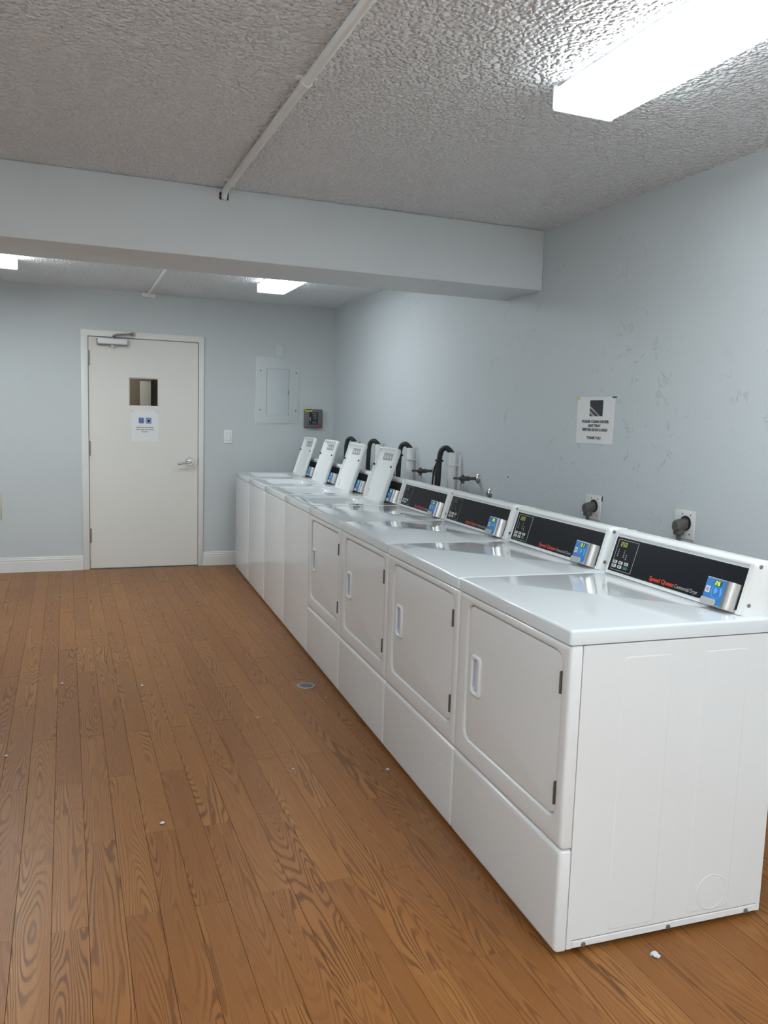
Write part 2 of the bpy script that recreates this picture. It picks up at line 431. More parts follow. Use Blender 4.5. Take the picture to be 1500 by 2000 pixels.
# lever
bm = new(); cyl(bm, (-1.303-cxm, .013, .924), (0, -1, 0), .040, .034, .012, 28); lv = fin('lever_rose', bm, M_CHROME, dr)
bm = new(); tube(bm, smooth_path([(-1.303-cxm, .002, .924), (-1.303-cxm, -.045, .924), (-1.315-cxm, -.055, .922), (-1.36-cxm, -.056, .914), (-1.412-cxm, -.050, .904)]), [.013]*6+[.0125]*6+[.011]*6+[.0095]*6+[.009], 12)
fin('lever_handle', bm, M_CHROME, lv)
bm = new(); box(bm, hw-.0005, hw+.003, .006, .012, .89, .95); fin('latch_plate', bm, M_DARK, dr, False)

# ---- hallway behind the door's window
bm = new(); box(bm, -3.0, -.4, 8.62, 8.7, 0, 2.5); struct(fin('wall_hall', bm, M_TAN, None, False), 'tan plastered hallway wall seen through the door window', 'wall')
bm = new(); box(bm, -3.0, -.4, YB+.12, 8.7, -.05, 0); struct(fin('floor_hall', bm, M_SUB, None, False), 'dark hallway floor beyond the door', 'floor')
bm = new(); box(bm, -3.0, -.4, YB+.12, 8.7, 2.5, 2.55); struct(fin('ceiling_hall', bm, M_TRIM, None, False), 'plain hallway ceiling beyond the door', 'ceiling')
bm = new(); box(bm, -1.50, -.9, 8.50, 8.60, 0, 2.2, .004, 1); struct(fin('trim_1', bm, M_HDARK, None), 'dark brown hallway panel right of the white column', 'panel')
bm = new(); box(bm, -1.615, -1.515, 8.40, 8.50, 0, 1.66, .006, 2); box(bm, -1.63, -1.50, 8.385, 8.515, 1.66, 1.70, .004, 1)
struct(fin('trim_2', bm, M_TRIM, None), 'slim white capped column in the hallway behind the door', 'column')
ld = bpy.data.lights.new('hall_light', 'POINT'); ld.energy = 4.5; ld.color = (1, .92, .80); ld.shadow_soft_size = .12
lo = bpy.data.objects.new('hall_light', ld); lo.location = (-2.2, 7.9, 2.3); COL.objects.link(lo)

# ---- fluorescent wraparound fixtures
def fixture(x, y0, y1, label, k=1.0):
    M_LENS, M_LENSS, M_LENSE = lens(k)
    r = empty('ceiling_light', (x, (y0+y1)/2, CEIL)); tag(r, label, 'ceiling light', 'fluorescent wraparound lights'); h = (y1-y0)/2
    bm = new(); box(bm, -.098, .098, -h+.01, h-.01, -.016, 0); fin('base_pan', bm, M_FIX, r, False)
    hw_ = .104; d = .067
    p = [(-hw_, -.010), (-hw_, -.058)]
    for i in range(4):
        a = PI+PI/2*i/3; p.append((-hw_+.007+.007*math.cos(a), -d+.007+.007*math.sin(a)))
    p += [(-x_, z) for x_, z in p[::-1]]
    q = [(x_*.985, z+.0015) for x_, z in p][::-1]
    bm = new(); skin(bm, [[(a, t_, b) for a, b in p+q] for t_ in (-h+.006, -h+.055, h-.055, h-.006)]); ln = fin('lens', bm, M_LENS, r, True, angle=30); ln.data.materials.append(M_LENSS); ln.data.materials.append(M_LENSE)
    for f in ln.data.polygons:
        if abs(f.normal.x) > .8: f.material_index = 1
        if abs(f.center.y) > h-.056: f.material_index = 2          # the tubes end short of the lens ends
    for s_ in (-1, 1):
        pc = [(-hw_-.002, -.002), (-hw_-.002, -.060)]
        for i in range(4):
            a = PI+PI/2*i/3; pc.append((-hw_-.002+.008+.008*math.cos(a), -d-.002+.008+.008*math.sin(a)))
        pc += [(-x_, z) for x_, z in pc[::-1]]
        bm = new(); prism(bm, pc, s_*h-(.006 if s_ > 0 else 0), s_*h+(0 if s_ > 0 else .006)); fin('end_cap', bm, M_CAP, r, True, angle=30)
    for s_ in (-1, 1):
        bm = new(); box(bm, s_*.098-.004, s_*.098+.004, -h+.01, h-.01, -.020, -.008); fin('lens_channel', bm, M_FIX, r, False)
    return r
fixture(-.852, .945, 2.169, 'bright fluorescent ceiling light nearest above the front dryers', .76)
fixture(-.845, 4.99, 6.19, 'fluorescent ceiling light beyond the beam, above the washers', .48)
fixture(-2.700, 4.89, 6.106, 'fluorescent ceiling light beyond the beam, left of the door', 1.6)
fixture(-2.700, .70, 1.92, 'fluorescent ceiling light on the opposite side, level with the nearest one', .75)
fixture(-.852, -1.45, -.23, 'unseen fluorescent ceiling light added behind the viewer, machine side', 2.0)  # this and the next three: unseen, added to brighten camera-facing surfaces
fixture(-2.700, -1.45, -.23, 'unseen fluorescent ceiling light added behind the viewer, opposite side', 1.3)
fixture(-.852, -3.65, -2.43, 'unseen fluorescent ceiling light added at the near end wall, machine side', 2.3)
fixture(-2.700, -3.65, -2.43, 'unseen fluorescent ceiling light added at the near end wall, opposite side', 2.3)

# ---- conduits
def conduit(name, a, b, rad, label, joints, endfit=None):
    r = empty(name, a); tag(r, label, 'conduit', 'white surface conduits'); A = Vector(a); Bv = Vector(b)-A
    bm = new(); tube(bm, [(0, 0, 0), tuple(Bv)], rad, 14); fin('tube', bm, M_PIPE, r)
    for t in joints:
        bm = new(); c = Bv*t; d = Bv.normalized(); tube(bm, [tuple(c-d*.012), tuple(c+d*.012)], rad*1.22, 14)
        box(bm, c.x-rad*2.2, c.x+rad*2.2, c.y-.009, c.y+.009, rad*.5, rad); fin('strap', bm, M_PIPE, r)
    return r
cn = conduit('conduit', (-1.612, YF, CEIL-.0150), (-1.644, BY-.035, CEIL-.0150), .0145, 'long white conduit on the ceiling ending at the beam', (.31, .60, .845, .985))
bm = new(); tube(bm, smooth_path([(-.032, BY-.035-YF-.01, 0), (-.0335, BY-.02-YF, -.006), (-.034, BY-YF-.006, -.020), (-.034, BY-YF+.002, -.030)]), .0135, 12); fin('elbow', bm, M_PIPE, cn)
bm = new(); box(bm, -.055, -.015, BY-YF-.003, BY-YF-.0005, -.036, -.006); fin('hole_in_beam', bm, M_INK, cn, False)
conduit('conduit', (-1.648, BY+BD, CEIL-.0115), (-1.652, YB-.02, CEIL-.0115), .011, 'short white conduit on the ceiling between beam and end wall', (.5,))
r = empty('junction_box', (-1.649, YB, 2.318)); tag(r, 'small white junction box high on the end wall above the door', 'junction box')
bm = new(); box(bm, -.052, .052, -.036, 0, -.020, .0125, .003, 1); fin('box', bm, M_PIPE, r)
bm = new(); box(bm, -.055, .055, -.040, -.034, -.022, .0125, .002, 1); fin('cover', bm, M_PIPE, r)

# ================================================================== END WALL FITTINGS
r = empty('breaker_panel', (-.530, YB, 1.565)); tag(r, 'painted-over electrical breaker panel on the end wall', 'breaker panel')
bm = new(); box(bm, -.200, .200, -.005, 0, -.300, .296, .003, 1); fin('wall_trim', bm, M_TRIM, r)
bm = new(); box(bm, -.189, .189, -.014, -.003, -.288, .287, .004, 2); fin('cover', bm, M_PANEL, r)
bm = new(); skin(bm, [[(x, -.0135, z) for x, z in rrect(-.100, .100, -.212, .196, .004, 2)], [(x, -.0165, z) for x, z in rrect(-.100, .100, -.212, .196, .004, 2)],
                      [(x, -.0185, z) for x, z in rrect(-.097, .097, -.209, .193, .004, 2)]], False); d_ = fin('panel_door', bm, M_PANEL, r)
bm = new(); box(bm, .092, .103, -.022, -.016, -.028, .012, .002, 1); fin('latch', bm, M_SCREW, d_)
bm = new()
for a, b_, c, e in ((-.104, -.1005, -.214, .198), (.1005, .104, -.214, .198), (-.104, .104, .1965, .199), ): box(bm, a, b_, -.0145, -.0139, c, e)
fin('door_gap', bm, M_MGREY, r, False)
for x, z in ((-.160, .174), (.168, .168), (-.158, -.170), (.168, -.170)):
    bm = new(); cyl(bm, (x, -.013, z), (0, -1, 0), .007, .006, .004, 10); fin('screw', bm, M_DARK, r)

r = empty('wall_outlet', (-.512, YB, 1.922)); tag(r, 'white duplex wall outlet above the breaker panel', 'outlet')
bm = new(); box(bm, -.036, .036, -.006, 0, -.058, .058, .003, 2); fin('plate', bm, M_PANEL, r)
for z in (-.021, .021):
    bm = new(); cyl(bm, (0, -.005, z), (0, -1, 0), .017, .0165, .003, 18); rc = fin('receptacle', bm, M_PLATE, r)
    bm = new(); box(bm, -.007, -.005, -.0088, -.0078, z-.004, z+.006); box(bm, .005, .007, -.0088, -.0078, z-.004, z+.006); fin('slots', bm, M_INK, rc, False)

r = empty('light_switch', (-.970, YB, 1.149)); tag(r, 'white rocker light switch beside the door', 'light switch')
bm = new(); box(bm, -.037, .037, -.007, 0, -.060, .060, .003, 2); fin('plate', bm, M_PLAST, r)
bm = new(); skin(bm, [[(x, -.0065, z) for x, z in rrect(-.017, .017, -.034, .034, .003, 2)], [(x, -.010 - (.003 if z > 0 else 0), z) for x, z in rrect(-.0155, .0155, -.032, .032, .003, 2)]]); fin('rocker', bm, M_PLAST, r)
bm = new(); box(bm, -.0185, .0185, -.0074, -.0068, -.0355, .0355); fin('rocker_gap', bm, M_LGREY, r, False)

r = empty('control_box', (-.199, YB, 1.330)); tag(r, 'square grey control box with black label on the end wall', 'control box')
bm = new(); box(bm, -.085, .085, -.045, 0, -.085, .085, .010, 3); fin('housing', bm, M_BOXG, r)
bm = new(); box(bm, -.044, .040, -.0468, -.044, -.055, .058); lb = fin('label', bm, M_INK, r, False)
bm = new()
for z, a, b_ in ((.046, -.018, .024), (.030, -.01, .026), (.015, -.006, .026), (-.002, -.002, .026)): box(bm, a, b_, -.0474, -.0467, z-.003, z+.003)
fin('label_print', bm, M_MGREY, lb, False)
bm = new(); box(bm, -.015, .026, -.0473, -.0467, -.045, -.026); fin('label_block', bm, M_DGREY, lb, False)
for z in (.005, -.013):
    bm = new(); cyl(bm, (-.034, -.0465, z), (0, -1, 0), .0055, .005, .002, 12); fin('indicator', bm, M_LGREY, lb)
bm = new(); box(bm, -.083, -.016, -.0472, -.044, .060, .084); st = fin('warning_sticker', bm, M_YEL, r, False)
bm = new(); box(bm, -.076, -.022, -.0478, -.047, .074, .083); fin('sticker_band', bm, M_INK, st, False)
bm = new(); skin(bm, [[(x, -.044, z) for x, z in ((.02, -.084), (.066, -.084), (.066, -.050), (.058, -.054))], [(x, -.0472, z) for x, z in ((.02, -.084), (.066, -.084), (.066, -.050), (.058, -.054))]]); fin('red_sticker', bm, M_REDS, r, False)

r = empty('notice_sheet', (-1.6775, YB+.0115, 1.222)); tag(r, 'white paper notice taped to the door below its window', 'notice')
bm = new()
sheet = [(.112, .132), (-.112, .134), (-.111, -.130), (.112, -.131)]
skin(bm, [[(x, -.0002, z) for x, z in sheet], [(x, -.0012, z) for x, z in sheet]]); fin('sheet', bm, M_PAPER, r, False)
for cx_, full_ in ((-.030, 0), (.030, 1)):
    bm = new(); skin(bm, [[(x+cx_, -.0010, z+.048) for x, z in rrect(-.023, .023, -.025, .025, .007, 3)], [(x+cx_, -.0024, z+.048) for x, z in rrect(-.023, .023, -.025, .025, .007, 3)]]); ic = fin('machine_icon', bm, plain('dusty_blue_print', lin(120, 140, 185), .6), r, False)
    bm = new(); cyl(bm, (cx_, -.0022, .046), (0, -1, 0), .016, .016, .0008, 18); fin('icon_ring', bm, plain('navy_print', lin(60, 75, 125), .6) if not full_ else M_BLUEL, ic)
    bm = new(); cyl(bm, (cx_, -.0029, .046), (0, -1, 0), .0115 if full_ else .009, .0115 if full_ else .009, .0008, 16); fin('icon_drum', bm, M_INK if full_ else plain('dusty_blue_print', (0, 0, 0)), ic)
bm = new()
for z, words in ((-.011, ((-.072, -.035), (-.031, -.008), (-.004, .016), (.020, .070))), (-.029, ((-.072, -.045), (-.041, -.005), (-.001, .022), (.026, .074))), (-.047, ((-.030, .028),))):
    for a, b_ in words: box(bm, a, b_, -.0020, -.0010, z-.0035, z+.0035)
fin('print_lines', bm, M_MGREY, r, False)
for sx in (-1, 1):
    bm = new(); box(bm, sx*.100-.016, sx*.100+.016, -.0022, -.0010, .112, .136); fin('tape', bm, plain('clear_tape', (.74, .74, .72), .25), r, False)

r = empty('wall_plate', (-2.845, YB, .553)); tag(r, 'beige cover plate at the left edge of the end wall', 'wall plate')
bm = new(); box(bm, -.045, .046, -.012, 0, -.115, .115, .004, 2); fin('plate', bm, plain('beige_plate', (.55, .52, .42), .5), r)
for z in (-.08, .08):
    bm = new(); cyl(bm, (0, -.011, z), (0, -1, 0), .005, .004, .003, 10); fin('screw', bm, M_SCREW, r)

# ================================================================== RIGHT WALL FITTINGS (frame: x = along wall towards camera, y = up, z = out of the wall)
RW = lambda y, z, off=0.0: Matrix(((0, 0, -1, -off), (-1, 0, 0, y), (0, 1, 0, z), (0, 0, 0, 1)))
def wall_empty(name, y, z):
    o = bpy.data.objects.new(name, None); COL.objects.link(o); o.matrix_world = RW(y, z); o.empty_display_size = .05; return o
# paper sign
r = wall_empty('paper_sign', 3.193, 1.369); tag(r, 'white paper sign asking to clean the dryer lint tray', 'sign')
bm = new(); skin(bm, [[(-.1435, -.1095, .0008), (.1435, -.108, .0015), (.1465, .107, .0008), (-.1455, .1105, .0008)], [(-.1435, -.1095, .0014), (.1435, -.108, .0021), (.1465, .107, .0014), (-.1455, .1105, .0014)]]); fin('sheet', bm, M_PAPER, r, False)
def photo_mat():
    t = NT('printed_photo'); tc = t.n('TexCoord'); mp = t.n('Mapping'); t.l(tc.outputs['Object'], mp.inputs[0]); mp.inputs['Rotation'].default_value = (0, 0, .55)
    wv = t.n('TexWave', wave_type='BANDS', bands_direction='Y', i_Scale=14.0, i_Distortion=1.5, i_Detail=2.0); t.l(mp.outputs[0], wv.inputs['Vector'])
    sp = t.n('SeparateXYZ'); t.l(mp.outputs[0], sp.inputs[0])
    msk = t.ramp(t.math('MULTIPLY_ADD', sp.outputs[1], -13.0, .80), [(.28, (0, 0, 0)), (.42, (1, 1, 1)), (.85, (.8, .8, .8)), (1, (.25, .25, .25))])
    c = t.ramp(wv.outputs['Fac'], [(0, (.02, .018, .018)), (.6, (.12, .11, .11)), (1, (.60, .58, .58))])
    t.l(t.mix(msk, (.012, .011, .012, 1), c), t.b.inputs['Base Color']); t.b.inputs['Roughness'].default_value = .5; return t.m
M_PHOTO = photo_mat()
bm = new(); box(bm, -.044, .055, .019, .093, .0014, .0024); fin('printed_photo', bm, M_PHOTO, r, False)
for s_, z_, wd in (('PLEASE CLEAN DRYER', -.012, .205), ('LINT TRAY', -.031, .097), ('BEFORE EACH LOAD!', -.050, .193), ('THANK YOU', -.088, .108)):
    t_ = text_mesh('sign_text', s_, .0175, M_INK, r, Matrix.Translation((.003 if wd > .15 else -.002, z_, .0030)), bold=.035, align='CENTER', fitw=wd)
bm = new(); box(bm, -.160, -.128, .094, .114, .0016, .0024); fin('tape', bm, M_TAPE, r, False)
bm = new(); box(bm, .122, .152, .102, .109, .0018, .0030); fin('tape', bm, M_TAPEB, r, False)

# dryer power outlets with angle plugs
for y, z, lab in ((3.166, .968, 'between the paper sign and the second dryer'), (2.557, .966, 'above the nearest dryer')):
    r = wall_empty('range_outlet', y, z); tag(r, 'square white power outlet plate on the wall '+lab, 'outlet', 'dryer power outlets')
    bm = new(); box(bm, -.058, .058, -.062, .053, 0, .006, .003, 2); fin('plate', bm, M_PLATE, r)
    bm = new(); cyl(bm, (.010, .002, .005), (0, 0, 1), .030, .030, .005, 26); fin('receptacle', bm, M_RUB, r)
    for sx, sy in ((-.012, .037), (.034, .037), (.034, -.041)):
        bm = new(); cyl(bm, (sx, sy, .0055), (0, 0, 1), .0035, .003, .0016, 10); fin('screw', bm, M_DARK, r)
    p = wall_empty('power_plug', y, z); tag(p, 'dark grey angled plug in the outlet '+lab, 'plug', 'dryer plugs')
    bm = new(); skin(bm, [[(x+.010, yy, zz) for x, yy in rrect(-.0215*k_, .0215*k_, -.026*k_+dy, .0215*k_+dy, .017*k_, 4)] for zz, k_, dy in ((.0105, .95, 0), (.030, 1.0, -.002), (.052, .95, -.005), (.060, .75, -.007))])
    fin('plug_body', bm, M_RUBG, p)
    bm = new(); box(bm, -.008, .028, -.046, -.015, .022, .054, .008, 2); fin('cord_exit', bm, M_RUBG, p)
    bm = new(); tube(bm, smooth_path([(.010, -.045, .038), (.010, -.09, .038), (.012, -.16, .050), (.015, -.30, .055)]), .009, 10); fin('cord', bm, M_RUBG, p)
bm = new(); skin(bm, [[(-.062-.004*math.cos(a), .022+.014*math.sin(a), zz) for a in [2*PI*i/10 for i in range(10)]] for zz in (.0003, .0012)])
o = fin('wall_gap', bm, M_INK, None); o.matrix_world = RW(3.166-.125, .985); tag(o, 'dark chipped hole in the plaster beside the outlet plate', 'hole')
bm = new(); cyl(bm, (0, 0, 0), (0, 0, 1), .005, .004, .004, 10); o = fin('nail_head', bm, M_DARK, None); o.matrix_world = RW(3.971, 1.042); tag(o, 'small dark nail in the bare wall below the sign', 'nail')

# standpipes and drain hoses
wn = ['nearest washer', 'second washer', 'third washer', 'farthest washer']
for i, y in enumerate((4.585, 5.245, 5.87, 6.42)):
    r = wall_empty('standpipe', y, 0); tag(r, 'white drain standpipe on the wall behind the '+wn[i], 'pipe', 'drain standpipes')
    bm = new(); top = 1.150
    skin(bm, [[(.028*math.cos(a), yy, .050+.028*math.sin(a)) for a in [2*PI*k/20 for k in range(20)]] for yy in (.25, top)], True, False)
    skin(bm, [[(R_*math.cos(a), yy, .050+R_*math.sin(a)) for a in [2*PI*k/20 for k in range(20)]] for R_, yy in ((.028, top), (.0245, top), (.0245, top-.2))], False, True); fin('pipe', bm, M_PIPE, r)
    bm = new(); box(bm, -.032, .036, top-.085, top-.078, .002, .080, .001, 1); fin('strap', bm, M_PIPE, r)
    bm = new(); box(bm, .026, .032, top-.32, top-.01, .0, .020); fin('backing', bm, M_PIPE, r)
    h_ = wall_empty('drain_hose', y, 0); tag(h_, 'black drain hose hooked into the standpipe behind the '+wn[i], 'hose', 'drain hoses')
    bm = new(); tube(bm, smooth_path([(.003, top-.14, .050), (.003, top-.02, .052), (-.004, top+.012, .068), (-.022, top+.026, .085), (-.042, top+.012, .103), (-.052, top-.03, .112), (-.055, top-.10, .114), (-.054, top-.22, .118), (-.05, top-.40, .122), (-.05, top-.7, .14)]), .0172, 12); fin('hose', bm, M_RUB, h_)
    if i < 2:
        bm = new(); tube(bm, [(-.078, top-.055, .112), (-.03, top-.055, .112)], .005, 8); box(bm, -.076, -.036, top-.062, top-.048, .090, .136, .004, 1); fin('clip', bm, M_RUB, h_)
        bm = new(); tube(bm, smooth_path([(-.062, top-.055, .112), (-.09, top-.075, .115), (-.115, top-.12, .118), (-.128, top-.19, .12), (-.135, top-.30, .12), (-.135, top-.42, .12)]), .0058, 8); fin('cord', bm, M_RUB, h_)
        bm = new(); tube(bm, smooth_path([(-.062, top-.060, .115), (-.078, top-.10, .118), (-.086, top-.19, .12), (-.088, top-.42, .12)]), .0058, 8); fin('cord', bm, M_RUB, h_)
# valves
def valve(y, z, lab, body=True):
    r = wall_empty('water_valve', y, z); tag(r, lab, 'valve', 'washer water valves')
    bm = new(); skin(bm, [[(R_*math.cos(a), R_*math.sin(a), zz) for a in [2*PI*k/22 for k in range(22)]] for R_, zz in ((.031, .0), (.031, .003), (.026, .010), (.013, .016), (.012, .020))]); fin('flange', bm, M_CHROME, r)
    if body:
        bm = new(); tube(bm, [(0, 0, .015), (0, 0, .085)], .0095, 12); fin('supply_stub', bm, M_CHROME if False else M_BRASS, r)
        bm = new(); tube(bm, [(0, 0, .055), (0, 0, .065), (0, 0, .085), (0, 0, .105), (0, 0, .118), (0, 0, .128)], [.011, .015, .014, .018, .014, .009], 14)
        tube(bm, [(0, 0, .10), (0, -.022, .104), (0, -.042, .106)], [.012, .011, .010], 12); tube(bm, [(0, 0, .12), (0, .001, .165)], .006, 10); fin('valve_body', bm, M_BRASS, r)
        bm = new(); tube(bm, [(-.024, .002, .148), (0, .003, .150), (.024, .002, .148)], [.005, .007, .005], 8); fin('handle', bm, M_BRASS, r); bm = new(); tube(bm, [(0, .012, .104), (0, .018, .106), (0, .02, .11)], [.008, .010, .006], 10); fin('packing_nut', bm, M_BRASS, r)
        bm = new(); cyl(bm, (0, -.030, .105), (0, -1, .03), .0125, .0125, .022, 12); tube(bm, smooth_path([(0, -.05, .106), (-.004, -.075, .112), (-.012, -.12, .12), (-.02, -.22, .13)]), .0095, 10); fin('supply_hose', bm, M_STEEL, r)
    return r
valve(4.322, 1.006, 'water valve with chrome flange, right of the nearest black hose')
valve(4.946, 1.008, 'water valve left of the nearest standpipe, partly behind thin cords')
valve(4.169, .930, 'bare chrome pipe flange just above the dryer consoles', False)

# ================================================================== MACHINES (local: u = depth to the wall, v = away from the camera along the row, z = up)
W, H, D = .680, .8504, .653
LT, SPLIT, SEAM = .0375, .2848, .035
def quad_loop(pts2, f): return [f(a, b) for a, b in pts2]
FV = lambda u: (lambda a, b: (u, a, b))
def cabinet(root, wash):
    g = .0012
    bm = new(); box(bm, SEAM, D, g, W-g, .036, H-LT-.0035, .002, 2)
    box(bm, SEAM, .052, g, W-g, .013, .040, .002, 1); box(bm, D-.014, D, g, W-g, .013, .040, .002, 1)
    for sgn, v0 in ((-1, g), (1, W-g)):
        # pressed panels and knock-out on the side sheet
        for a, b_, c, e in ((.154, .298, .046, .774), (.400, .540, .048, .774)):
            skin(bm, [[(x, v0+sgn*n_, z) for x, z in rrect(a+i_, b_-i_, c+i_, e-i_, .012, 4)] for n_, i_ in ((-.001, 0), (0, 0), (.0009, .003))], False, True)
        ci = [2*PI*k/32 for k in range(32)]
        skin(bm, [[(.480+R_*math.cos(a), v0+sgn*n_, .098+R_*math.sin(a)) for a in ci] for n_, R_ in ((.0008, .051), (.0018, .0492), (.0018, .0478), (.0011, .046))], False, True)
    body = fin('cabinet', bm, M_ENAMEL, root, angle=9)
    for sgn, v0 in ((-1, g), (1, W-g)):
        bm = new(); box(bm, .050, .640, v0-(.0 if sgn < 0 else .006), v0+(.006 if sgn < 0 else 0), .014, .0335, .002, 1); fin('skirt', bm, M_ENAMEL, body)
    for u_ in (.085, .346, .604):
        bm = new(); cyl(bm, (u_, .0015, .021), (0, -1, 0), .0055, .0045, .0035, 6); cyl(bm, (u_, .0008, .021), (0, -1, 0), .0066, .0066, .002, 14); fin('screw', bm, M_SCREW, body)
    for u_ in (.06, .60):
        for v_ in (.05, W-.05):
            bm = new(); cyl(bm, (u_, v_, 0), (0, 0, 1), .021, .019, .012, 14); cyl(bm, (u_, v_, .01), (0, 0, 1), .006, .006, .03, 8); fin('foot', bm, M_RUB, root)
    bm = new(); box(bm, SEAM+.03, D-.03, .01, W-.01, .028, .034); fin('base_pan', bm, M_DARK, root, False)
    R1 = .007
    def panel_loops(z0, z1, inset_list):
        return [[(u_, a, b) for a, b in rrect(.0008+i_, W-.0008-i_, z0+i_, z1-i_, .006, 3)] for u_, i_ in inset_list]
    edge = [(SEAM-.003, 0), (.013, 0), (.0075, .0010), (.0032, .0036), (.0009, .0078), (0, .0135)]
    if wash:
        bm = new(); skin(bm, panel_loops(.010, H-LT-.0035, edge)); fin('front_panel', bm, M_ENAMEL, root, angle=50)
    else:
        k = 3
        dv0, dv1, dz0, dz1 = .042, .606, .355, .781
        bm = new()
        lp = panel_loops(SPLIT+.0020, H-LT-.0035, edge)
        for u_, i_ in ((0, -.009), (.0008, -.0055), (.003, -.0025), (.006, -.0012), (.013, -.0012)):
            lp.append([(u_, a, b) for a, b in rrect(dv0+i_, dv1-i_, dz0+i_, dz1-i_, .030-i_, 3)])
        skin(bm, lp); fin('front_panel', bm, M_ENAMEL, root, angle=50)
        bm = new(); skin(bm, panel_loops(.010, SPLIT-.0020, edge)); fin('lower_panel', bm, M_ENAMEL, root, angle=50)
        # door with a handle pocket
        hv0, hv1, hz0, hz1 = .508, .572, .507, .632
        bm = new(); lp = []
        for u_, i_ in ((.012, .0018), (.0075, .0018), (.0055, .003), (.005, .006)):
            lp.append([(u_, a, b) for a, b in rrect(dv0+i_, dv1-i_, dz0+i_, dz1-i_, .029-i_, 3)])
        lp.append([(.005, a, b) for a, b in rrect(hv0+.002, hv1-.002, hz0+.002, hz1-.002, .012, 3)])
        lp.append([(.034, a, b) for a, b in rrect(hv0+.004, hv1-.004, hz0+.004, hz1-.004, .012, 3)])
        skin(bm, lp); dd = fin('door', bm, M_ENAMEL, root, angle=40)
        bm = new(); lp = []
        for u_, i_ in ((.0052, -.0015), (.000, -.0008), (-.0022, .0015), (-.0026, .006), (-.0010, .0095), (.003, .0115)):
            lp.append([(u_, a, b) for a, b in rrect(hv0+i_, hv1-i_, hz0+i_, hz1-i_, .014, 4)])
        lp.append([(.030, a, b) for a, b in rrect(hv0+.012, hv1-.012, hz0+.030, hz1-.012, .010, 4)])
        lp.append([(.031, a, b) for a, b in rrect(hv0+.014, hv1-.014, hz0+.033, hz1-.014, .010, 4)])
        me = skin(bm, lp, False, True)
        hd = fin('handle', bm, M_PLAST, dd, angle=40)
        hd.data.materials.append(M_POCKET)
        for f in hd.data.polygons:
            if f.index >= 100: f.material_index = 1
        for z0, z1 in ((.680, .736), (.392, .450)):
            bm = new(); tube(bm, [(-.001, dv0-.001, z0), (-.001, dv0-.001, z1)], .0034, 10)
            for q_ in range(1, 3): tube(bm, [(-.001, dv0-.001, z0+(z1-z0)*q_/3-.0008), (-.001, dv0-.001, z0+(z1-z0)*q_/3+.0008)], .0042, 10)
            box(bm, .0008, .006, dv0-.0045, dv0+.0045, z0, z1); fin('hinge', bm, M_DARK, dd)
def top_plate(root, hole=None):
    bm = new(); lp = []
    e = [(H-LT, .0015), (H-LT, 0), (H-.007, 0), (H-.003, .0012), (H-.0008, .004), (H, .008)]
    for z_, i_ in e:
        lp.append([(a, b, z_) for a, b in rrect(-.003+i_, D+.004-i_, .0004+i_, W-.0004-i_, .010, 4)])
    if hole:
        u0, u1, v0, v1 = hole
        for z_, i_ in ((H, -.030), (H-.006, -.022), (H-.007, -.012), (H-.0055, -.004), (H-.010, 0), (H-.045, .004), (H-.05, .012)):
            lp.append([(a, b, z_) for a, b in rrect(u0+i_, u1-i_, v0+i_, v1-i_, .055, 4)])
        skin(bm, lp, False, False)
    else:
        skin(bm, lp, True, True)
    return fin('top', bm, M_TOP, root, angle=50)
UB, ZB, UT, ZT = .533, H, .577, .998
SL = math.hypot(UT-UB, ZT-ZB); tu, tz = (UT-UB)/SL, (ZT-ZB)/SL
